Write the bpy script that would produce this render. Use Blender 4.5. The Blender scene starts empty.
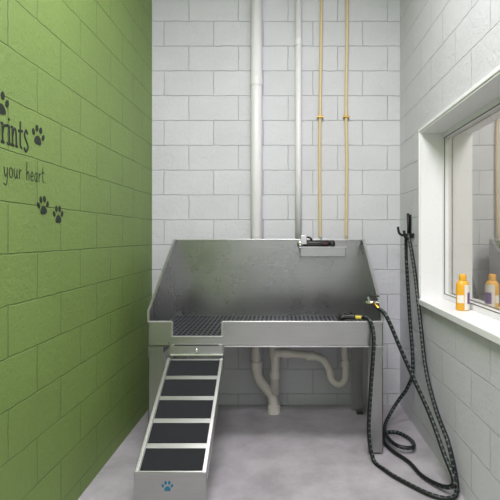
import bpy, bmesh, math, random
from mathutils import Vector, Matrix
random.seed(3)
scene = bpy.context.scene
scene.view_settings.view_transform = 'Standard'
scene.view_settings.look = 'None'

# ------------------------------------------------------------ helpers
def srgb(r, g, b):
    def c(v):
        v /= 255.0
        return v/12.92 if v <= 0.04045 else ((v+0.055)/1.055)**2.4
    return (c(r), c(g), c(b), 1)

def newmat(name):
    m = bpy.data.materials.new(name); m.use_nodes = True
    nt = m.node_tree
    return m, nt, nt.nodes['Principled BSDF']

def simple(name, col, rough=0.5, metal=0.0, bump=0.0, scale=60.0, var=0.08):
    m, nt, p = newmat(name)
    tc = nt.nodes.new('ShaderNodeTexCoord')
    n = nt.nodes.new('ShaderNodeTexNoise'); n.inputs['Scale'].default_value = scale
    nt.links.new(tc.outputs['Object'], n.inputs['Vector'])
    mx = nt.nodes.new('ShaderNodeMix'); mx.data_type = 'RGBA'
    mx.inputs[6].default_value = col
    mx.inputs[7].default_value = (col[0]*(1-var), col[1]*(1-var), col[2]*(1-var), 1)
    nt.links.new(n.outputs['Fac'], mx.inputs[0])
    nt.links.new(mx.outputs[2], p.inputs['Base Color'])
    p.inputs['Roughness'].default_value = rough
    p.inputs['Metallic'].default_value = metal
    if bump:
        b = nt.nodes.new('ShaderNodeBump'); b.inputs['Strength'].default_value = bump
        b.inputs['Distance'].default_value = 0.002
        nt.links.new(n.outputs['Fac'], b.inputs['Height'])
        nt.links.new(b.outputs['Normal'], p.inputs['Normal'])
    return m

def block_mat(name, col, joint, axis, uoff, voff=0.095, rough=0.6):
    m, nt, p = newmat(name)
    L = nt.links
    tc = nt.nodes.new('ShaderNodeTexCoord')
    sp = nt.nodes.new('ShaderNodeSeparateXYZ'); L.new(tc.outputs['Object'], sp.inputs[0])
    cb = nt.nodes.new('ShaderNodeCombineXYZ')
    def add(sock, v):
        a = nt.nodes.new('ShaderNodeMath'); a.operation = 'ADD'
        L.new(sock, a.inputs[0]); a.inputs[1].default_value = v; return a.outputs[0]
    L.new(add(sp.outputs[axis], uoff), cb.inputs[0])
    L.new(add(sp.outputs[2], -voff), cb.inputs[1])
    # slight wobble of hand tooled joints
    wn = nt.nodes.new('ShaderNodeTexNoise'); wn.inputs['Scale'].default_value = 14; wn.inputs['Detail'].default_value = 4
    L.new(tc.outputs['Object'], wn.inputs['Vector'])
    vs = nt.nodes.new('ShaderNodeVectorMath'); vs.operation = 'SCALE'; vs.inputs['Scale'].default_value = 0.012
    L.new(wn.outputs['Color'], vs.inputs[0])
    va = nt.nodes.new('ShaderNodeVectorMath'); L.new(cb.outputs[0], va.inputs[0]); L.new(vs.outputs[0], va.inputs[1])
    br = nt.nodes.new('ShaderNodeTexBrick')
    br.offset = 0.5
    br.inputs['Scale'].default_value = 1
    br.inputs['Brick Width'].default_value = 0.4064
    br.inputs['Row Height'].default_value = 0.2032
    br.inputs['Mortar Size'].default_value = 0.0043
    br.inputs['Mortar Smooth'].default_value = 1.0
    br.inputs['Bias'].default_value = 0
    c2 = tuple(c*0.945 for c in col[:3])+(1,)
    br.inputs['Color1'].default_value = col
    br.inputs['Color2'].default_value = c2
    br.inputs['Mortar'].default_value = joint  # darker than the block: groove shading painted into the joint colour
    L.new(va.outputs[0], br.inputs['Vector'])
    # paint fills the joints unevenly: blend joint away in places
    jn = nt.nodes.new('ShaderNodeTexNoise'); jn.inputs['Scale'].default_value = 3.5; jn.inputs['Detail'].default_value = 3
    L.new(tc.outputs['Object'], jn.inputs['Vector'])
    jr = nt.nodes.new('ShaderNodeMapRange'); jr.inputs[1].default_value = 0.35; jr.inputs[2].default_value = 0.65
    jr.inputs[3].default_value = 0.45; jr.inputs[4].default_value = 1.0
    L.new(jn.outputs['Fac'], jr.inputs[0])
    jm = nt.nodes.new('ShaderNodeMix'); jm.data_type = 'RGBA'
    jm.inputs[6].default_value = col; L.new(jr.outputs[0], jm.inputs[0]); L.new(br.outputs['Color'], jm.inputs[7])
    n1 = nt.nodes.new('ShaderNodeTexNoise'); n1.inputs['Scale'].default_value = 2.2; n1.inputs['Detail'].default_value = 8
    L.new(tc.outputs['Object'], n1.inputs['Vector'])
    mr = nt.nodes.new('ShaderNodeMapRange'); mr.inputs[3].default_value = 0.90; mr.inputs[4].default_value = 1.08
    L.new(n1.outputs['Fac'], mr.inputs[0])
    ml = nt.nodes.new('ShaderNodeVectorMath'); ml.operation = 'SCALE'
    L.new(jm.outputs[2], ml.inputs[0]); L.new(mr.outputs[0], ml.inputs['Scale'])
    L.new(ml.outputs[0], p.inputs['Base Color'])
    p.inputs['Roughness'].default_value = rough
    inv = nt.nodes.new('ShaderNodeMath'); inv.operation = 'SUBTRACT'; inv.inputs[0].default_value = 1
    L.new(br.outputs['Fac'], inv.inputs[1])
    b1 = nt.nodes.new('ShaderNodeBump'); b1.inputs['Strength'].default_value = 0.8; b1.inputs['Distance'].default_value = 0.006
    L.new(inv.outputs[0], b1.inputs['Height'])
    n2 = nt.nodes.new('ShaderNodeTexNoise'); n2.inputs['Scale'].default_value = 34; n2.inputs['Detail'].default_value = 8; n2.inputs['Roughness'].default_value = 0.75
    L.new(tc.outputs['Object'], n2.inputs['Vector'])
    b2 = nt.nodes.new('ShaderNodeBump'); b2.inputs['Strength'].default_value = 0.75; b2.inputs['Distance'].default_value = 0.010
    L.new(n2.outputs['Fac'], b2.inputs['Height']); L.new(b1.outputs['Normal'], b2.inputs['Normal'])
    L.new(b2.outputs['Normal'], p.inputs['Normal'])
    return m

def link(ob, parent=None):
    scene.collection.objects.link(ob)
    if parent: ob.parent = parent
    return ob

def empty(name):
    e = bpy.data.objects.new(name, None); e.empty_display_size = 0.05
    return link(e)

def mesh_obj(name, verts, faces, mat, parent=None, smooth=False, bevel=0, uvs=None):
    me = bpy.data.meshes.new(name); me.from_pydata([tuple(v) for v in verts], [], faces)
    bm = bmesh.new(); bm.from_mesh(me); bmesh.ops.recalc_face_normals(bm, faces=bm.faces[:]); bm.to_mesh(me); bm.free()
    if smooth:
        for p in me.polygons: p.use_smooth = True
    ob = bpy.data.objects.new(name, me)
    if mat: me.materials.append(mat)
    link(ob, parent)
    if bevel:
        b = ob.modifiers.new('bevel', 'BEVEL'); b.width = bevel; b.segments = 2; b.limit_method = 'ANGLE'
    return ob

BF = [(0,1,3,2),(4,6,7,5),(0,4,5,1),(2,3,7,6),(0,2,6,4),(1,5,7,3)]
def boxes(name, bl, mat, parent=None, bevel=0):
    v, f = [], []
    for (x0,x1,y0,y1,z0,z1) in bl:
        o = len(v)
        for x in (x0,x1):
            for y in (y0,y1):
                for z in (z0,z1): v.append((x,y,z))
        f += [tuple(o+i for i in q) for q in BF]
    return mesh_obj(name, v, f, mat, parent, bevel=bevel)

def prism(name, poly, axis, a, b, mat, parent=None, bevel=0):
    def mk(p, t):
        if axis == 0: return (t, p[0], p[1])
        if axis == 1: return (p[0], t, p[1])
        return (p[0], p[1], t)
    n = len(poly)
    v = [mk(p, a) for p in poly]+[mk(p, b) for p in poly]
    f = [tuple(range(n)), tuple(range(2*n-1, n-1, -1))]
    f += [(i, (i+1) % n, n+(i+1) % n, n+i) for i in range(n)]
    return mesh_obj(name, v, f, mat, parent, bevel=bevel)

def catmull(P, n=10):
    P = [Vector(p) for p in P]
    out = []
    for i in range(len(P)-1):
        p0 = P[max(i-1, 0)]; p1 = P[i]; p2 = P[i+1]; p3 = P[min(i+2, len(P)-1)]
        for k in range(n):
            t = k/n
            out.append(0.5*((2*p1)+(-p0+p2)*t+(2*p0-5*p1+4*p2-p3)*t*t+(-p0+3*p1-3*p2+p3)*t**3))
    out.append(P[-1]); return out

def tube_data(path, r, seg=12):
    path = [Vector(p) for p in path]
    n = len(path)
    rr = r if isinstance(r, (list, tuple)) else [r]*n
    T = [(path[min(i+1, n-1)]-path[max(i-1, 0)]).normalized() for i in range(n)]
    up = Vector((0, 0, 1)) if abs(T[0].z) < 0.9 else Vector((1, 0, 0))
    N = (up-T[0]*up.dot(T[0])).normalized()
    v, f, uv = [], [], []
    dist = 0; D = []
    for i in range(n):
        if i: dist += (path[i]-path[i-1]).length
        D.append(dist)
        N = (N-T[i]*N.dot(T[i])).normalized(); B = T[i].cross(N)
        for k in range(seg):
            a = 2*math.pi*k/seg
            v.append(path[i]+(N*math.cos(a)+B*math.sin(a))*rr[i])
    for i in range(n-1):
        for k in range(seg):
            k2 = (k+1) % seg
            f.append((i*seg+k, i*seg+k2, (i+1)*seg+k2, (i+1)*seg+k))
            uv += [(k/seg, D[i]), ((k+1)/seg, D[i]), ((k+1)/seg, D[i+1]), (k/seg, D[i+1])]
    f.append(tuple(range(seg-1, -1, -1))); uv += [(0, 0)]*seg
    f.append(tuple((n-1)*seg+k for k in range(seg))); uv += [(0, 0)]*seg
    return v, f, uv

def tube(name, paths, r, mat, parent=None, seg=12, uv=False, scale=None):
    V, F, U = [], [], []
    if not isinstance(paths[0][0], (list, tuple, Vector)): paths = [paths]
    for p in paths:
        v, f, u = tube_data(p, r, seg)
        if scale: v = [scale(q) for q in v]
        o = len(V); V += v; F += [tuple(o+i for i in q) for q in f]; U += u
    me = bpy.data.meshes.new(name); me.from_pydata([tuple(v) for v in V], [], F)
    if uv:
        ul = me.uv_layers.new(name='UVMap')
        for i in range(len(me.loops)): ul.data[i].uv = U[i]
    for p in me.polygons: p.use_smooth = len(p.vertices) == 4
    ob = bpy.data.objects.new(name, me); me.materials.append(mat)
    return link(ob, parent)

def lathe(name, prof, c, mat, parent=None, seg=28, ax='Z', sy=1.0):
    V, F = [], []
    for (r, h) in prof:
        for k in range(seg):
            a = 2*math.pi*k/seg
            x, y = r*math.cos(a), r*math.sin(a)*sy
            if ax == 'Z': V.append((c[0]+x, c[1]+y, c[2]+h))
            elif ax == 'Y': V.append((c[0]+x, c[1]+h, c[2]+y))
            else: V.append((c[0]+h, c[1]+x, c[2]+y))
    n = len(prof)
    for i in range(n-1):
        for k in range(seg):
            k2 = (k+1) % seg
            F.append((i*seg+k, i*seg+k2, (i+1)*seg+k2, (i+1)*seg+k))
    F.append(tuple(range(seg))); F.append(tuple((n-1)*seg+k for k in range(seg)))
    ob = mesh_obj(name, V, F, mat, parent)
    for p in ob.data.polygons: p.use_smooth = len(p.vertices) == 4
    m = ob.modifiers.new('es', 'EDGE_SPLIT'); m.split_angle = math.radians(40)
    return ob

# ------------------------------------------------------------ materials
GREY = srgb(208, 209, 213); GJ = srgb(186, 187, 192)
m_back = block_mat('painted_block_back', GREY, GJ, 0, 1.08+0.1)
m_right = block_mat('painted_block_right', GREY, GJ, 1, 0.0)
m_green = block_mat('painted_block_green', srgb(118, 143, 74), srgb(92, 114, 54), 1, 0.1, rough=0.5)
m_white = simple('white_paint', srgb(238, 238, 240), 0.4)
m_ceil = simple('ceiling_paint', srgb(225, 225, 228), 0.8)
m_pvc = simple('white_pvc', srgb(230, 229, 230), 0.35)
m_pvcold = simple('drain_pvc', srgb(228, 223, 214), 0.4, var=0.15, scale=20)
m_cpvc = simple('cream_cpvc', srgb(216, 196, 152), 0.4, var=0.15, scale=20)
m_black = simple('black_plastic', srgb(22, 22, 24), 0.4)
m_decal = simple('black_vinyl', srgb(28, 36, 27), 0.6)
m_blue = simple('blue_vinyl', srgb(30, 110, 140), 0.5)
m_chrome = simple('chrome', (0.75, 0.75, 0.75, 1), 0.15, 1.0)
m_brass = simple('brass', srgb(190, 150, 70), 0.3, 1.0)
m_yel = simple('yellow_plastic', srgb(200, 180, 50), 0.4)
m_red = simple('red_plastic', srgb(90, 35, 32), 0.4)
m_tread = simple('black_grip_tape', srgb(28, 29, 35), 0.85, bump=0.8, scale=500, var=0.6)
m_mat = simple('rubber_grate', srgb(38, 40, 48), 0.35)
m_orange = simple('bottle_orange', srgb(232, 172, 48), 0.35)
m_label = simple('label_cream', srgb(235, 230, 220), 0.4)
m_purple = simple('label_purple', srgb(120, 90, 150), 0.4)

def steel_mat(name, val, rough, axis='X', streak=0.12):
    m, nt, p = newmat(name)
    tc = nt.nodes.new('ShaderNodeTexCoord')
    mp = nt.nodes.new('ShaderNodeMapping')
    mp.inputs['Scale'].default_value = (1.2, 1.2, 110) if axis == 'X' else (110, 110, 1.2)
    nt.links.new(tc.outputs['Object'], mp.inputs['Vector'])
    n = nt.nodes.new('ShaderNodeTexNoise'); n.inputs['Scale'].default_value = 3; n.inputs['Detail'].default_value = 5
    nt.links.new(mp.outputs[0], n.inputs['Vector'])
    n2 = nt.nodes.new('ShaderNodeTexNoise'); n2.inputs['Scale'].default_value = 4; n2.inputs['Detail'].default_value = 7
    nt.links.new(tc.outputs['Object'], n2.inputs['Vector'])
    r = nt.nodes.new('ShaderNodeMapRange'); r.inputs[3].default_value = rough-0.06; r.inputs[4].default_value = rough+0.08
    nt.links.new(n2.outputs['Fac'], r.inputs[0]); nt.links.new(r.outputs[0], p.inputs['Roughness'])
    ad = nt.nodes.new('ShaderNodeMath'); ad.operation = 'ADD'
    nt.links.new(n.outputs['Fac'], ad.inputs[0]); nt.links.new(n2.outputs['Fac'], ad.inputs[1])
    c = nt.nodes.new('ShaderNodeMapRange'); c.inputs[1].default_value = 0.6; c.inputs[2].default_value = 1.4
    c.inputs[3].default_value = val*(1-streak); c.inputs[4].default_value = val*(1+streak)
    nt.links.new(ad.outputs[0], c.inputs[0])
    cc = nt.nodes.new('ShaderNodeCombineColor')
    for i in range(3): nt.links.new(c.outputs[0], cc.inputs[i])
    nt.links.new(cc.outputs[0], p.inputs['Base Color'])
    p.inputs['Metallic'].default_value = 1
    b = nt.nodes.new('ShaderNodeBump'); b.inputs['Strength'].default_value = 0.2; b.inputs['Distance'].default_value = 0.001
    nt.links.new(n.outputs['Fac'], b.inputs['Height']); nt.links.new(b.outputs['Normal'], p.inputs['Normal'])
    return m
m_steelb = steel_mat('brushed_steel_splash', 0.40, 0.27)
m_steel = steel_mat('brushed_steel', 0.48, 0.28)
m_steelv = steel_mat('brushed_steel_leg', 0.38, 0.3, 'Z')
m_alu = steel_mat('aluminium', 0.58, 0.35)

# floor
m_floor, nt, p = newmat('sealed_concrete')
tc = nt.nodes.new('ShaderNodeTexCoord')
n = nt.nodes.new('ShaderNodeTexNoise'); n.inputs['Scale'].default_value = 3.5; n.inputs['Detail'].default_value = 10; n.inputs['Roughness'].default_value = 0.65
n2 = nt.nodes.new('ShaderNodeTexNoise'); n2.inputs['Scale'].default_value = 90; n2.inputs['Detail'].default_value = 5
nt.links.new(tc.outputs['Object'], n.inputs['Vector']); nt.links.new(tc.outputs['Object'], n2.inputs['Vector'])
rp = nt.nodes.new('ShaderNodeValToRGB')
rp.color_ramp.elements[0].position = 0.35; rp.color_ramp.elements[0].color = srgb(166, 161, 167)
rp.color_ramp.elements[1].position = 0.65; rp.color_ramp.elements[1].color = srgb(196, 192, 197)
nt.links.new(n.outputs['Fac'], rp.inputs[0])
mx = nt.nodes.new('ShaderNodeMix'); mx.data_type = 'RGBA'; mx.blend_type = 'MULTIPLY'; mx.inputs[0].default_value = 0.22
nt.links.new(rp.outputs[0], mx.inputs[6]); nt.links.new(n2.outputs['Fac'], mx.inputs[7])
nt.links.new(mx.outputs[2], p.inputs['Base Color']); p.inputs['Roughness'].default_value = 0.42

# window glass: partly reflective, partly see-through
m_glass = bpy.data.materials.new('window_glass'); m_glass.use_nodes = True
nt = m_glass.node_tree; nt.nodes.clear()
out = nt.nodes.new('ShaderNodeOutputMaterial'); ms = nt.nodes.new('ShaderNodeMixShader')
tr = nt.nodes.new('ShaderNodeBsdfTransparent'); tr.inputs[0].default_value = (0.82, 0.82, 0.8, 1)
gl = nt.nodes.new('ShaderNodeBsdfGlossy'); gl.inputs['Roughness'].default_value = 0.02; gl.inputs['Color'].default_value = (0.95, 0.93, 0.9, 1)
ms.inputs[0].default_value = 0.5
nt.links.new(tr.outputs[0], ms.inputs[1]); nt.links.new(gl.outputs[0], ms.inputs[2]); nt.links.new(ms.outputs[0], out.inputs[0])

m_emit = bpy.data.materials.new('light_diffuser'); m_emit.use_nodes = True
pe = m_emit.node_tree.nodes['Principled BSDF']; pe.inputs['Emission Color'].default_value = (1, 1, 1, 1); pe.inputs['Emission Strength'].default_value = 1.5

# hose braid
m_hose, nt, p = newmat('braided_hose')
uvn = nt.nodes.new('ShaderNodeTexCoord')
sp = nt.nodes.new('ShaderNodeSeparateXYZ'); nt.links.new(uvn.outputs['UV'], sp.inputs[0])
def M(op, a, b):
    q = nt.nodes.new('ShaderNodeMath'); q.operation = op
    for i, s in enumerate((a, b)):
        if s is None: continue
        if isinstance(s, (int, float)): q.inputs[i].default_value = s
        else: nt.links.new(s, q.inputs[i])
    return q.outputs[0]
v60 = M('MULTIPLY', sp.outputs[1], 32.0)
a1 = M('FRACT', M('ADD', v60, sp.outputs[0]), None)
a2 = M('FRACT', M('SUBTRACT', v60, sp.outputs[0]), None)
k = M('MULTIPLY', M('LESS_THAN', a1, 0.38), M('LESS_THAN', a2, 0.38))
mx = nt.nodes.new('ShaderNodeMix'); mx.data_type = 'RGBA'
mx.inputs[6].default_value = srgb(14, 17, 19); mx.inputs[7].default_value = srgb(92, 106, 102)
nt.links.new(k, mx.inputs[0]); nt.links.new(mx.outputs[2], p.inputs['Base Color']); p.inputs['Roughness'].default_value = 0.45

# ------------------------------------------------------------ room
XL, XR, YB, YF, H = -1.08, 0.949, 3.6, -1.6, 3.66
WT = 0.2
WY0, WY1, WZ0, WZ1 = 1.15, 3.047, 0.92, 2.10
boxes('floor', [(XL-WT, XR+2.2, YF-WT, YB+WT, -0.1, 0)], m_floor)
boxes('ceiling', [(XL-WT, XR+2.2, YF-WT, YB+WT, H, H+0.1)], m_ceil)
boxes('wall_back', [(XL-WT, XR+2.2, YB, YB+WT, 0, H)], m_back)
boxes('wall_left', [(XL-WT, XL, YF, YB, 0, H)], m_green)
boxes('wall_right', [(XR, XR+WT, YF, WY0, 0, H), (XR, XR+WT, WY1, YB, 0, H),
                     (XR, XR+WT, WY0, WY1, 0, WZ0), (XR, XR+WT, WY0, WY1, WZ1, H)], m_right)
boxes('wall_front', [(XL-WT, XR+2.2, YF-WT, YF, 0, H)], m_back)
m_dim = simple('adjoining_room_paint', srgb(205, 202, 194), 0.7)
boxes('wall_far_right', [(XR+2.0, XR+2.2, YF, YB, 0, H)], m_dim)

# window
w = empty('window_1')
JT = 0.012
XW = XR+WT
boxes('jamb_lining', [(XR-0.008, XW, WY1-JT, WY1, WZ0, WZ1), (XR-0.008, XW, WY0, WY0+JT, WZ0, WZ1),
                      (XR-0.008, XW, WY0+JT, WY1-JT, WZ1-JT, WZ1)], m_white, w, 0.002)
GX0, GX1 = 1.092, 1.135
y0, y1, z0, z1 = WY0+JT, WY1-JT, WZ0+0.03, WZ1-JT
fw = 0.035
boxes('sash', [(GX0, GX1, y1-fw, y1, z0, z1), (GX0, GX1, y0, y0+fw, z0, z1),
               (GX0, GX1, y0+fw, y1-fw, z1-fw, z1), (GX0, GX1, y0+fw, y1-fw, z0, z0+fw)], m_white, w, 0.003)
boxes('glazing_gasket', [(GX0-0.001, GX0+0.004, y1-fw-0.005, y1-fw, z0+fw, z1-fw), (GX0-0.001, GX0+0.004, y0+fw, y1-fw, z1-fw-0.005, z1-fw),
                         (GX0-0.001, GX0+0.004, y0+fw, y1-fw, z0+fw, z0+fw+0.005)], simple('gasket_grey', srgb(120, 118, 114), 0.6), w)
boxes('glass_pane', [(1.12, 1.124, y0+fw-0.004, y1-fw+0.004, z0+fw-0.004, z1-fw+0.004)], m_glass, w)
boxes('sill', [(XR-0.03, XW, WY0, WY1, WZ0-0.008, WZ0+0.03)], m_white, w, 0.004)
boxes('casing', [(XR-0.014, XR, WY1, WY1+0.022, WZ0-0.005, WZ1+0.022), (XR-0.014, XR, WY0-0.022, WY0, WZ0-0.005, WZ1+0.022),
                 (XR-0.014, XR, WY0, WY1, WZ1, WZ1+0.022)], m_white, w, 0.003)

# ceiling lights
def troffer(y, en):
    e = empty('ceiling_light')
    cx = -0.065
    boxes('diffuser', [(cx-0.56, cx+0.56, y-0.26, y+0.26, H-0.03, H-0.02)], m_emit, e)
    boxes('frame', [(cx-0.6, cx+0.6, y-0.3, y-0.26, H-0.045, H), (cx-0.6, cx+0.6, y+0.26, y+0.3, H-0.045, H),
                    (cx-0.6, cx-0.56, y-0.26, y+0.26, H-0.045, H), (cx+0.56, cx+0.6, y-0.26, y+0.26, H-0.045, H)], m_white, e, 0.003)
    ld = bpy.data.lights.new('tube_light', 'AREA'); ld.shape = 'RECTANGLE'; ld.size = 1.1; ld.size_y = 0.5
    ld.energy = en; ld.color = (1.0, 0.965, 0.99)
    lo = bpy.data.objects.new('tube_light', ld); lo.location = (cx, y, H-0.05); link(lo, e)
troffer(1.6, 60); troffer(-0.5, 96)
e = empty('ceiling_light')
boxes('diffuser', [(1.7, 2.3, 1.7, 2.3, H-0.03, H-0.02)], m_emit, e)
boxes('frame', [(1.66, 1.7, 1.66, 2.34, H-0.045, H), (2.3, 2.34, 1.66, 2.34, H-0.045, H),
                (1.7, 2.3, 1.66, 1.7, H-0.045, H), (1.7, 2.3, 2.3, 2.34, H-0.045, H)], m_white, e)
ld = bpy.data.lights.new('tube_light', 'AREA'); ld.size = 0.55; ld.energy = 55; ld.color = (1, 0.96, 0.9)
lo = bpy.data.objects.new('tube_light', ld); lo.location = (2.0, 2.0, H-0.05); link(lo, e)

# ------------------------------------------------------------ wall pipes
def coupling(name, x, y, z, r, h, mat, par):
    return lathe(name, [(r*0.9, -h/2), (r, -h/2), (r, h/2), (r*0.9, h/2)], (x, y, z), mat, par)

pp = empty('vent_pipe')
tube('pipe', [(-0.222, 3.545, H), (-0.222, 3.545, 2.0), (-0.222, 3.545, 0.36)], 0.045, m_pvc, pp, 20)
coupling('coupling', -0.222, 3.545, 2.62, 0.049, 0.06, m_pvc, pp)
pp2 = empty('conduit_pipe')
tube('pipe', [(0.117, 3.57, H), (0.117, 3.57, 2.0), (0.117, 3.57, 1.33)], 0.026, m_pvc, pp2, 16)
coupling('coupling', 0.117, 3.57, 2.95, 0.029, 0.05, m_pvc, pp2)
for i, (x, jog) in enumerate(((0.294, -0.004), (0.505, 0.006))):
    q = empty('water_supply_pipe')
    tube('pipe', catmull([(x+0.012, 3.58, H), (x+0.008, 3.58, 3.0), (x, 3.58, 2.4), (x+jog, 3.58, 2.0), (x, 3.575, 1.34)], 8), 0.0125, m_cpvc, q, 12)
    boxes('clamp', [(x-0.024, x+0.026, 3.56, 3.6, 2.34, 2.352)], m_brass, q, 0.002)
    coupling('coupling', x, 3.58, 2.37, 0.016, 0.04, m_cpvc, q)

# ------------------------------------------------------------ tub
tub = empty('dog_wash_tub')
TX0, TX1, TY0, TY1 = -0.857, 0.624, 2.773, 3.465
t = 0.004
prism('back_panel', [(TX0, 0.62), (TX1, 0.62), (TX1, 1.35), (TX0, 1.35)], 1, TY1-t, TY1, m_steelb, tub)
prof = [(TY0, 0.62), (TY1, 0.62), (TY1, 1.35), (TY1-0.03, 1.35), (TY0, 0.90)]
prism('side_panel_left', prof, 0, TX0, TX0+t, m_steelb, tub)
prism('side_panel_right', prof, 0, TX1-t, TX1, m_steelb, tub)
boxes('back_hem', [(TX0, TX1, TY1-0.014, TY1+0.006, 1.345, 1.357)], m_alu, tub, 0.002)
for nm, xa, xb in (('left', TX0-0.004, TX0+0.010), ('right', TX1-0.014, TX1+0.004)):
    prism('side_hem_'+nm, [(TY1-0.03, 1.345), (TY1-0.03, 1.357), (TY0-0.004, 0.908), (TY0-0.004, 0.838), (TY0+0.004, 0.838), (TY0+0.008, 0.90)], 0, xa, xb, m_alu, tub)
CX0, CX1 = -0.706, -0.39
prism('front_apron', [(TX0, 0.838), (CX0, 0.838), (CX0, 0.745), (CX1, 0.745), (CX1, 0.838), (TX1, 0.838),
                      (TX1, 0.683), (CX1+0.01, 0.683), (CX1+0.01, 0.63), (CX0-0.02, 0.63), (CX0-0.02, 0.683), (TX0, 0.683)], 1, TY0, TY0+t, m_steel, tub)
boxes('front_rim', [(CX1, TX1, TY0-0.008, TY0+0.016, 0.834, 0.844), (TX0, CX0, TY0-0.008, TY0+0.016, 0.834, 0.844),
                    (CX0, CX1, TY0-0.008, TY0+0.016, 0.742, 0.751),
                    (CX1-0.006, CX1+0.006, TY0-0.006, TY0+0.012, 0.745, 0.838), (CX0-0.006, CX0+0.006, TY0-0.006, TY0+0.012, 0.745, 0.838)], m_alu, tub, 0.002)
boxes('apron_fold', [(CX1+0.01, TX1, TY0-0.006, TY0+0.03, 0.680, 0.688)], m_alu, tub, 0.001)
mesh_obj('basin_floor', [(TX0, TY0, 0.69), (TX1, TY0, 0.69), (TX1, TY1, 0.66), (TX0, TY1, 0.66),
                         (TX0, TY0, 0.685), (TX1, TY0, 0.685), (TX1, TY1, 0.655), (TX0, TY1, 0.655)],
         [(0,1,2,3),(7,6,5,4),(0,4,5,1),(1,5,6,2),(2,6,7,3),(3,7,4,0)], m_steelb, tub)
# grate: perforated deck of crossing bars
gb = []
gx0, gx1, gy0, gy1 = TX0+0.01, TX1-0.01, TY0+0.012, TY1-0.01
nx, ny = 46, 13
for i in range(nx+1):
    x = gx0+(gx1-gx0)*i/nx; gb.append((x-0.007, x+0.007, gy0, gy1, 0.744, 0.752))
for j in range(ny+1):
    y = gy0+(gy1-gy0)*j/ny; gb.append((gx0, gx1, y-0.009, y+0.009, 0.745, 0.753))
boxes('rubber_grate', gb, m_mat, tub)
boxes('grate_support', [(TX0+0.1, TX0+0.13, TY0+0.02, TY1-0.02, 0.68, 0.744), (TX1-0.13, TX1-0.1, TY0+0.02, TY1-0.02, 0.68, 0.744),
                        (-0.13, -0.1, TY0+0.02, TY1-0.02, 0.68, 0.744)], m_steelv, tub)
# legs (L angle sections)
LW = 0.095
lg = []
for xa, xb, xs in ((TX0, TX0+LW, TX0), (TX1-LW, TX1, TX1-0.005)):
    for ya, yb, yf in ((TY0+0.005, TY0+0.005+LW, TY0+0.005), (TY1-LW-0.005, TY1-0.005, TY1-0.01)):
        lg.append((xa, xb, yf, yf+0.005, 0.012, 0.69))
        lg.append((xs, xs+0.005, ya, yb, 0.012, 0.69))
boxes('legs', lg, m_steelv, tub, 0.001)
boxes('leg_feet', [(x, x+0.05, y, y+0.05, 0, 0.014) for x in (TX0+0.01, TX1-0.06) for y in (TY0+0.015, TY1-0.065)], m_black, tub, 0.003)
boxes('side_rail', [(TX0+0.006, TX0+0.012, TY0+0.09, TY1-0.09, 0.56, 0.66), (TX1-0.012, TX1-0.006, TY0+0.09, TY1-0.09, 0.1, 0.66)], m_steelv, tub)
boxes('ramp_hinge_plate', [(CX0-0.01, CX1+0.005, TY0-0.012, TY0, 0.632, 0.70)], m_steel, tub, 0.003)
boxes('ramp_slot', [(CX0+0.02, CX1-0.02, TY0-0.016, TY0-0.011, 0.692, 0.699)], m_black, tub)
lathe('latch_knob', [(0.010, 0), (0.010, -0.012), (0.006, -0.016)], ((CX0+CX1)/2, TY0-0.012, 0.665), m_chrome, tub, ax='Y')
lathe('hinge_pin', [(0.007, 0), (0.007, 0.33)], (CX0-0.005, TY0-0.02, 0.635), m_chrome, tub, ax='X')
boxes('control_box', [(0.124, 0.473, 3.37, TY1-t, 1.22, 1.292)], m_steel, tub, 0.004)
boxes('control_box_lid', [(0.115, 0.482, 3.36, TY1-t, 1.288, 1.297)], m_steel, tub, 0.002)

# mixer on control box
v = empty('mixing_valve')
lathe('body', [(0.02, -0.10), (0.024, -0.09), (0.024, 0.09), (0.02, 0.10)], (0.25, 3.42, 1.322), m_black, v, ax='X')
lathe('knob_hot', [(0.018, 0), (0.026, 0.01), (0.026, 0.03), (0.018, 0.04)], (0.355, 3.42, 1.322), m_black, v, ax='X')
lathe('knob_dial', [(0.018, 0), (0.026, -0.01), (0.026, -0.03), (0.018, -0.04)], (0.145, 3.42, 1.322), m_chrome, v, ax='X')
boxes('red_marker', [(0.30, 0.34, 3.392, 3.40, 1.318, 1.328)], m_red, v)
tube('riser', catmull([(0.294, 3.55, 1.37), (0.294, 3.50, 1.378), (0.294, 3.46, 1.37), (0.29, 3.43, 1.335)], 6), 0.009, m_chrome, v)
tube('lever', catmull([(0.22, 3.42, 1.34), (0.20, 3.40, 1.365), (0.16, 3.39, 1.37)], 6), 0.008, m_black, v)
boxes('dial_tag', [(0.128, 0.175, 3.375, 3.385, 1.315, 1.385)], m_chrome, v, 0.003)

# ------------------------------------------------------------ ramp
ramp = empty('access_ramp')
RX0, RX1 = -0.728, -0.378
A = Vector((0, 2.748, 0.612)); Bv = Vector((0, 2.145, 0.222))
L = (Bv-A).length; U = (Bv-A).normalized(); Nn = Vector((0, -U.z, U.y)); 
if Nn.z < 0: Nn = -Nn
def rbox(name, lst, mat, bevel=0):
    v, f = [], []
    for (x0, x1, u0, u1, n0, n1) in lst:
        o = len(v)
        for x in (x0, x1):
            for u in (u0, u1):
                for n_ in (n0, n1):
                    q = A+U*u+Nn*n_; v.append((x, q.y, q.z))
        f += [tuple(o+i for i in q) for q in BF]
    return mesh_obj(name, v, f, mat, ramp, bevel=bevel)
m_ramp = steel_mat('ramp_aluminium', 0.46, 0.35)
rbox('deck', [(RX0+0.004, RX1-0.004, 0, L, -0.012, 0)], m_ramp)
rbox('side_rails', [(RX0, RX0+0.005, -0.0, L, -0.055, 0.012), (RX1-0.005, RX1, 0.0, L, -0.055, 0.012),
                    (RX0, RX0+0.018, 0, L, 0.008, 0.012), (RX1-0.018, RX1, 0, L, 0.008, 0.012)], m_alu, 0.001)
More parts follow.
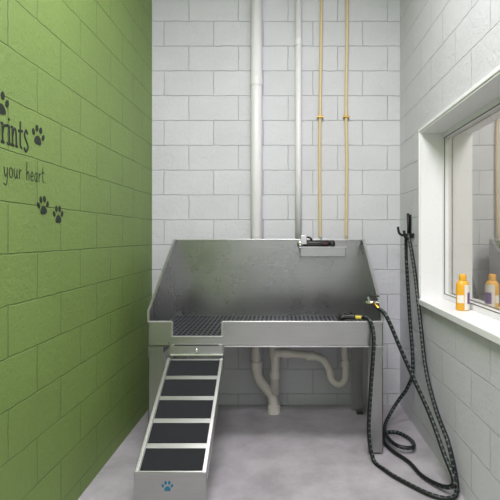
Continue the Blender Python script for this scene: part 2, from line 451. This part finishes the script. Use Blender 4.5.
rbox('grip_pads', [(RX0+0.022, RX1-0.022, 0.071+0.144*i-0.057, 0.071+0.144*i+0.057, 0, 0.004) for i in range(5)], m_tread, 0.001)
yb = Bv.y
boxes('end_plate', [(RX0, RX1, yb-0.012, yb-0.004, 0.095, 0.232)], m_ramp, ramp, 0.002)
boxes('support_legs', [(RX0+0.01, RX0+0.035, 2.20, 2.225, 0.012, 0.245), (RX1-0.035, RX1-0.01, 2.20, 2.225, 0.012, 0.245),
                       (RX0+0.035, RX1-0.035, 2.205, 2.22, 0.06, 0.08)], m_steelv, ramp, 0.002)
boxes('rubber_feet', [(RX0+0.005, RX0+0.04, 2.19, 2.235, 0, 0.015), (RX1-0.04, RX1-0.005, 2.19, 2.235, 0, 0.015)], m_black, ramp, 0.003)

def paw(name, fn, size, mat, parent=None, rot=0.0):
    V, F = [], []
    def disc(cx, cy, rx, ry, a=0.0, lob=0.0):
        n = 24; o = len(V)
        for layer in (0, 1):
            for k_ in range(n):
                th = 2*math.pi*k_/n
                px, py = rx*math.cos(th), ry*math.sin(th)
                if lob: py -= lob*math.cos(2*th)*0.5*(1 if py < 0 else 0.2); px *= 1-0.22*math.sin(th)
                x = px*math.cos(a)-py*math.sin(a)+cx; y = px*math.sin(a)+py*math.cos(a)+cy
                X = x*math.cos(rot)-y*math.sin(rot); Y = x*math.sin(rot)+y*math.cos(rot)
                V.append(fn(X*size, Y*size, 0.002*layer))
        F.append(tuple(o+i for i in range(n))); F.append(tuple(o+n+i for i in range(n-1, -1, -1)))
        for i in range(n): F.append((o+i, o+(i+1) % n, o+n+(i+1) % n, o+n+i))
    disc(0, -0.22, 0.27, 0.22, 0, 0.08)
    disc(-0.40, 0.06, 0.10, 0.15, 0.35); disc(0.40, 0.06, 0.10, 0.15, -0.35)
    disc(-0.16, 0.32, 0.11, 0.16, 0.1); disc(0.16, 0.32, 0.11, 0.16, -0.1)
    return mesh_obj(name, V, F, mat, parent)
paw('paw_logo', lambda a, b, c: (-0.565+a, yb-0.012-c, 0.166+b), 0.055, m_blue, ramp)

for (d, z, s_, r_) in ((1.932, 1.819, 0.095, -0.15), (1.972, 1.5145, 0.092, 0.15), (2.103, 1.48, 0.092, 0.05), (1.675, 1.885, 0.10, 0.1)):
    paw('paw_print_decal', lambda a, b, c, d=d, z=z: (XL+0.0005+c, d+a, z+b), s_, m_decal, None, r_)

# ------------------------------------------------------------ lettering on green wall
def circ(cx, cy, rx, ry, a0=0, a1=360, n=12):
    return [(cx+rx*math.cos(math.radians(a0+(a1-a0)*i/n)), cy+ry*math.sin(math.radians(a0+(a1-a0)*i/n))) for i in range(n+1)]
G = {
 'o': ([circ(.4, .5, .36, .5, 60, 430)], .95),
 'n': ([[(0, 1), (.04, 0)], [(.03, .5), (.25, .95), (.5, .9), (.58, .5), (.6, 0)]], .85),
 'y': ([[(0, 1), (.08, .35), (.3, .05), (.55, .35), (.68, 1)], [(.68, 1), (.62, -.3), (.35, -.85), (-.1, -.7)]], .9),
 'u': ([[(0, 1), (.04, .3), (.28, 0), (.55, .3), (.64, 1)], [(.64, 1), (.66, .2), (.8, 0)]], .98),
 'r': ([[(0, 1), (.06, 0)], [(.05, .5), (.25, .92), (.55, .95)]], .75),
 'h': ([[(.05, 2), (.0, 1), (.02, 0)], [(.02, .5), (.28, .95), (.52, .75), (.55, 0)]], .85),
 'e': ([[(.05, .5), (.4, .5), (.62, .65), (.45, .98), (.2, .9), (.02, .45), (.15, .06), (.42, .0), (.68, .2)]], .88),
 'a': ([[(.6, .85), (.35, 1), (.05, .6), (.12, .05), (.4, .1), (.6, .8)], [(.62, 1), (.62, .2), (.78, 0)]], .95),
 't': ([[(.25, 1.8), (.22, .9), (.25, .15), (.5, 0)], [(-.1, 1.1), (.25, 1.15), (.6, 1.2)]], .75),
 'p': ([[(0, 1), (.03, 0), (0, -1)], [(.02, .6), (.3, 1), (.62, .6), (.45, .08), (.04, .1)]], .9),
 'w': ([[(0, 1), (.15, .1), (.35, .7), (.55, .1), (.75, 1)]], 1.0),
 'i': ([[(.1, 1), (.12, .5), (.14, 0)]], .5),
 's': ([[(.55, .95), (.3, 1.15), (.05, .85), (.3, .55), (.6, .2), (.3, -.12), (-.02, .08)]], .8),
 ' ': ([], .8), '.': ([[(.05, 0), (.1, .03)]], .3),
}
def write(name, text, y_end, zb, xh, xw, r, serif=False, slope=0.0):
    wid = sum(G[c][1] for c in text)*xw
    y = y_end-wid; paths = []
    for c in text:
        for st in G[c][0]:
            pts = [(XL+0.001, y+px*xw*0.88, zb+py*xh*(0.85 if (c == 't' and serif) else 1)+slope*(y-y_end)) for px, py in st]
            paths.append(catmull(pts, 5))
        if serif and c in 'nirp':
            base = -1 if c == 'p' else 0
            paths.append([(XL+0.001, y-.18*xw, zb+xh*base), (XL+0.001, y+.25*xw, zb+xh*base)])
            paths.append([(XL+0.001, y-.2*xw, zb+xh), (XL+0.001, y+.1*xw, zb+xh)])
            if c == 'n': paths.append([(XL+0.001, y+.42*xw, zb), (XL+0.001, y+.7*xw, zb)])
        if c == 'i': paths.append([(XL+0.001, y+.02*xw, zb+1.35*xh), (XL+0.001, y+.14*xw, zb+1.4*xh)])
        y += G[c][1]*xw
    return tube(name, paths, r, m_decal, None, 8, scale=lambda q: Vector((XL+0.0012+(q.x-XL-0.001)*0.25, q.y, q.z)))
write('wall_lettering', 'paw prints', 1.868, 1.742, 0.070, 0.050, 0.0054, True)
write('wall_lettering', 'on your heart.', 1.998, 1.620, 0.038, 0.034, 0.0024, False, 0.03)

# ------------------------------------------------------------ drain plumbing
dr = empty('drain_plumbing')
tube('vent_leg', catmull([(-0.222, 3.50, 0.56), (-0.222, 3.45, 0.5), (-0.215, 3.44, 0.36), (-0.20, 3.44, 0.27), (-0.14, 3.44, 0.19), (-0.09, 3.44, 0.12), (-0.08, 3.44, 0.0)], 8), 0.038, m_pvcold, dr, 18)
tube('drop', [(-0.07, 3.42, 0.65), (-0.07, 3.42, 0.4), (-0.07, 3.43, 0.15)], 0.034, m_pvcold, dr, 18)
tube('trap', catmull([(-0.07, 3.38, 0.485), (0.05, 3.36, 0.482), (0.2, 3.34, 0.472), (0.29, 3.33, 0.45), (0.34, 3.32, 0.38), (0.36, 3.32, 0.30), (0.41, 3.32, 0.265), (0.46, 3.32, 0.30), (0.465, 3.32, 0.40), (0.46, 3.32, 0.50), (0.46, 3.32, 0.65)], 8), 0.028, m_pvcold, dr, 16)
coupling('hub', -0.07, 3.42, 0.485, 0.045, 0.10, m_pvcold, dr)
coupling('hub_low', -0.07, 3.43, 0.30, 0.042, 0.05, m_pvcold, dr)
coupling('hub_trap', 0.463, 3.32, 0.42, 0.036, 0.05, m_pvcold, dr)
coupling('hub_floor', -0.08, 3.44, 0.03, 0.05, 0.06, m_pvcold, dr)
coupling('hub_vent', -0.216, 3.44, 0.37, 0.047, 0.06, m_pvcold, dr)
lathe('hub_run', [(0.030, -0.03), (0.035, -0.03), (0.035, 0.03), (0.030, 0.03)], (0.02, 3.365, 0.483), m_pvcold, dr, ax='X')
lathe('hub_run_b', [(0.030, -0.03), (0.035, -0.03), (0.035, 0.03), (0.030, 0.03)], (0.20, 3.34, 0.472), m_pvcold, dr, ax='X')

# ------------------------------------------------------------ hose, hook, sprayer
hook = empty('hose_hook')
boxes('plate', [(XR-0.008, XR, 3.27, 3.33, 1.36, 1.54)], m_black, hook, 0.003)
tube('arm_upper', catmull([(XR, 3.3, 1.40), (0.90, 3.3, 1.385), (0.865, 3.3, 1.40), (0.855, 3.3, 1.45)], 8), 0.009, m_black, hook)
tube('arm_lower', catmull([(XR, 3.24, 1.38), (0.91, 3.22, 1.36), (0.885, 3.21, 1.37), (0.875, 3.21, 1.42)], 8), 0.009, m_black, hook)
boxes('cross_bar', [(XR-0.012, XR, 3.2, 3.34, 1.375, 1.40)], m_black, hook, 0.003)
tube('post', [(XR-0.016, 3.3, 1.38), (XR-0.016, 3.3, 1.46), (XR-0.02, 3.3, 1.55)], 0.01, m_black, hook)

hz = 0.013
SA = [(0.497, 2.80, 0.862), (0.53, 2.755, 0.858), (0.552, 2.735, 0.80), (0.552, 2.71, 0.70), (0.528, 2.70, 0.374), (0.521, 2.70, 0.159), (0.545, 2.67, 0.02), (0.59, 2.57, hz),
      (0.643, 2.48, hz), (0.78, 2.32, hz), (0.885, 2.30, hz), (0.925, 2.36, 0.06), (0.905, 2.42, 0.236), (0.90, 2.60, 0.35),
      (0.904, 2.80, 0.526), (0.913, 2.95, 0.816), (0.925, 3.12, 1.137), (0.912, 3.20, 1.355), (0.905, 3.225, 1.39), (0.90, 3.245, 1.355), (0.905, 3.255, 1.2)]
# second strand: tap -> droop -> floor -> small coil beside the tub leg -> up the wall
SB = [(0.605, 2.80, 0.915), (0.623, 2.72, 0.90), (0.66, 2.70, 0.82), (0.70, 2.68, 0.716), (0.771, 2.65, 0.543), (0.846, 2.55, 0.342), (0.882, 2.42, 0.177),
      (0.90, 2.33, 0.08), (0.86, 2.36, 0.035), (0.79, 2.50, hz), (0.755, 2.66, hz), (0.69, 2.80, hz), (0.665, 2.93, hz), (0.70, 3.05, hz),
      (0.79, 3.06, hz), (0.85, 2.94, 0.016), (0.82, 2.80, 0.035), (0.73, 2.80, 0.042), (0.69, 2.92, 0.042), (0.70, 3.06, 0.05), (0.76, 3.17, 0.09),
      (0.83, 3.20, 0.18), (0.895, 3.18, 0.29), (0.925, 3.16, 0.44), (0.925, 3.25, 0.83), (0.905, 3.255, 1.2)]
hose = empty('braided_hose')
tube('hose_run', catmull(SA, 14), 0.0125, m_hose, hose, 12, uv=True)
tube('hose_run_b', catmull(SB, 14), 0.0125, m_hose, hose, 12, uv=True)
sp_ = empty('spray_nozzle')
tube('handle', catmull([(0.497, 2.80, 0.862), (0.46, 2.805, 0.862), (0.43, 2.81, 0.866)], 5), 0.012, m_yel, sp_)
tube('nozzle', catmull([(0.455, 2.81, 0.865), (0.40, 2.815, 0.866), (0.37, 2.81, 0.858), (0.36, 2.805, 0.85)], 5), 0.018, m_black, sp_)
lathe('head', [(0.014, 0), (0.024, -0.012), (0.024, -0.02), (0.01, -0.022)], (0.365, 2.805, 0.865), m_black, sp_, ax='X')
tube('trigger', catmull([(0.44, 2.81, 0.88), (0.41, 2.80, 0.895), (0.38, 2.80, 0.888)], 5), 0.005, m_black, sp_)
tap = empty('hose_tap')
lathe('flange', [(0.022, 0), (0.022, -0.008), (0.014, -0.014)], (TX1-0.004, 2.86, 0.965-0.02), m_chrome, tap, ax='X')
tube('body', [(TX1-0.005, 2.86, 0.945), (0.59, 2.86, 0.945), (0.53, 2.86, 0.945)], 0.013, m_chrome, tap)
tube('outlet', catmull([(0.58, 2.86, 0.945), (0.585, 2.83, 0.94), (0.605, 2.80, 0.915)], 6), 0.012, m_brass, tap)
lathe('bonnet', [(0.012, 0), (0.012, 0.025), (0.006, 0.03), (0.006, 0.04)], (0.55, 2.86, 0.95), m_chrome, tap)
tube('lever', catmull([(0.55, 2.86, 0.988), (0.58, 2.85, 0.995), (0.615, 2.84, 0.99)], 5), 0.006, m_black, tap)

# ------------------------------------------------------------ shampoo bottle on sill
b = empty('shampoo_bottle')
bc = (1.035, 2.55, WZ0+0.03)
lathe('body', [(0.032, 0), (0.038, 0.006), (0.038, 0.135), (0.036, 0.155), (0.026, 0.170), (0.014, 0.176)], bc, m_orange, b, sy=0.8)
lathe('cap', [(0.020, 0.172), (0.021, 0.176), (0.020, 0.205), (0.016, 0.21)], bc, m_orange, b)
def label(name, a0, a1, z0_, z1_, mat, rr=0.0388):
    V, F = [], []; n_ = 14
    for i in range(n_+1):
        a = math.radians(a0+(a1-a0)*i/n_)
        for z in (z0_, z1_): V.append((bc[0]+rr*math.cos(a), bc[1]+rr*0.8*math.sin(a), bc[2]+z))
    for i in range(n_): F.append((2*i, 2*i+2, 2*i+3, 2*i+1))
    return mesh_obj(name, V, F, mat, b, smooth=True)
label('front_label', 200, 262, 0.045, 0.09, m_label)
label('back_label', -92, 80, 0.006, 0.15, m_label)
label('back_label_band', -66, 70, 0.04, 0.105, m_purple, 0.0392)

# ------------------------------------------------------------ camera
cd = bpy.data.cameras.new('camera'); cam = bpy.data.objects.new('camera', cd); link(cam)
cam.location = (0, 0, 1.38); cam.rotation_euler = (math.radians(90), 0, 0)
cd.sensor_width = 36; cd.lens = 440/500*36
cd.shift_x = -(284-250)/500; cd.shift_y = -(250-236)/500
cd.clip_start = 0.05
scene.camera = cam
wd = bpy.data.worlds.new('world'); scene.world = wd; wd.use_nodes = True
wd.node_tree.nodes['Background'].inputs[0].default_value = (0.6, 0.65, 0.7, 1)
wd.node_tree.nodes['Background'].inputs[1].default_value = 0.3
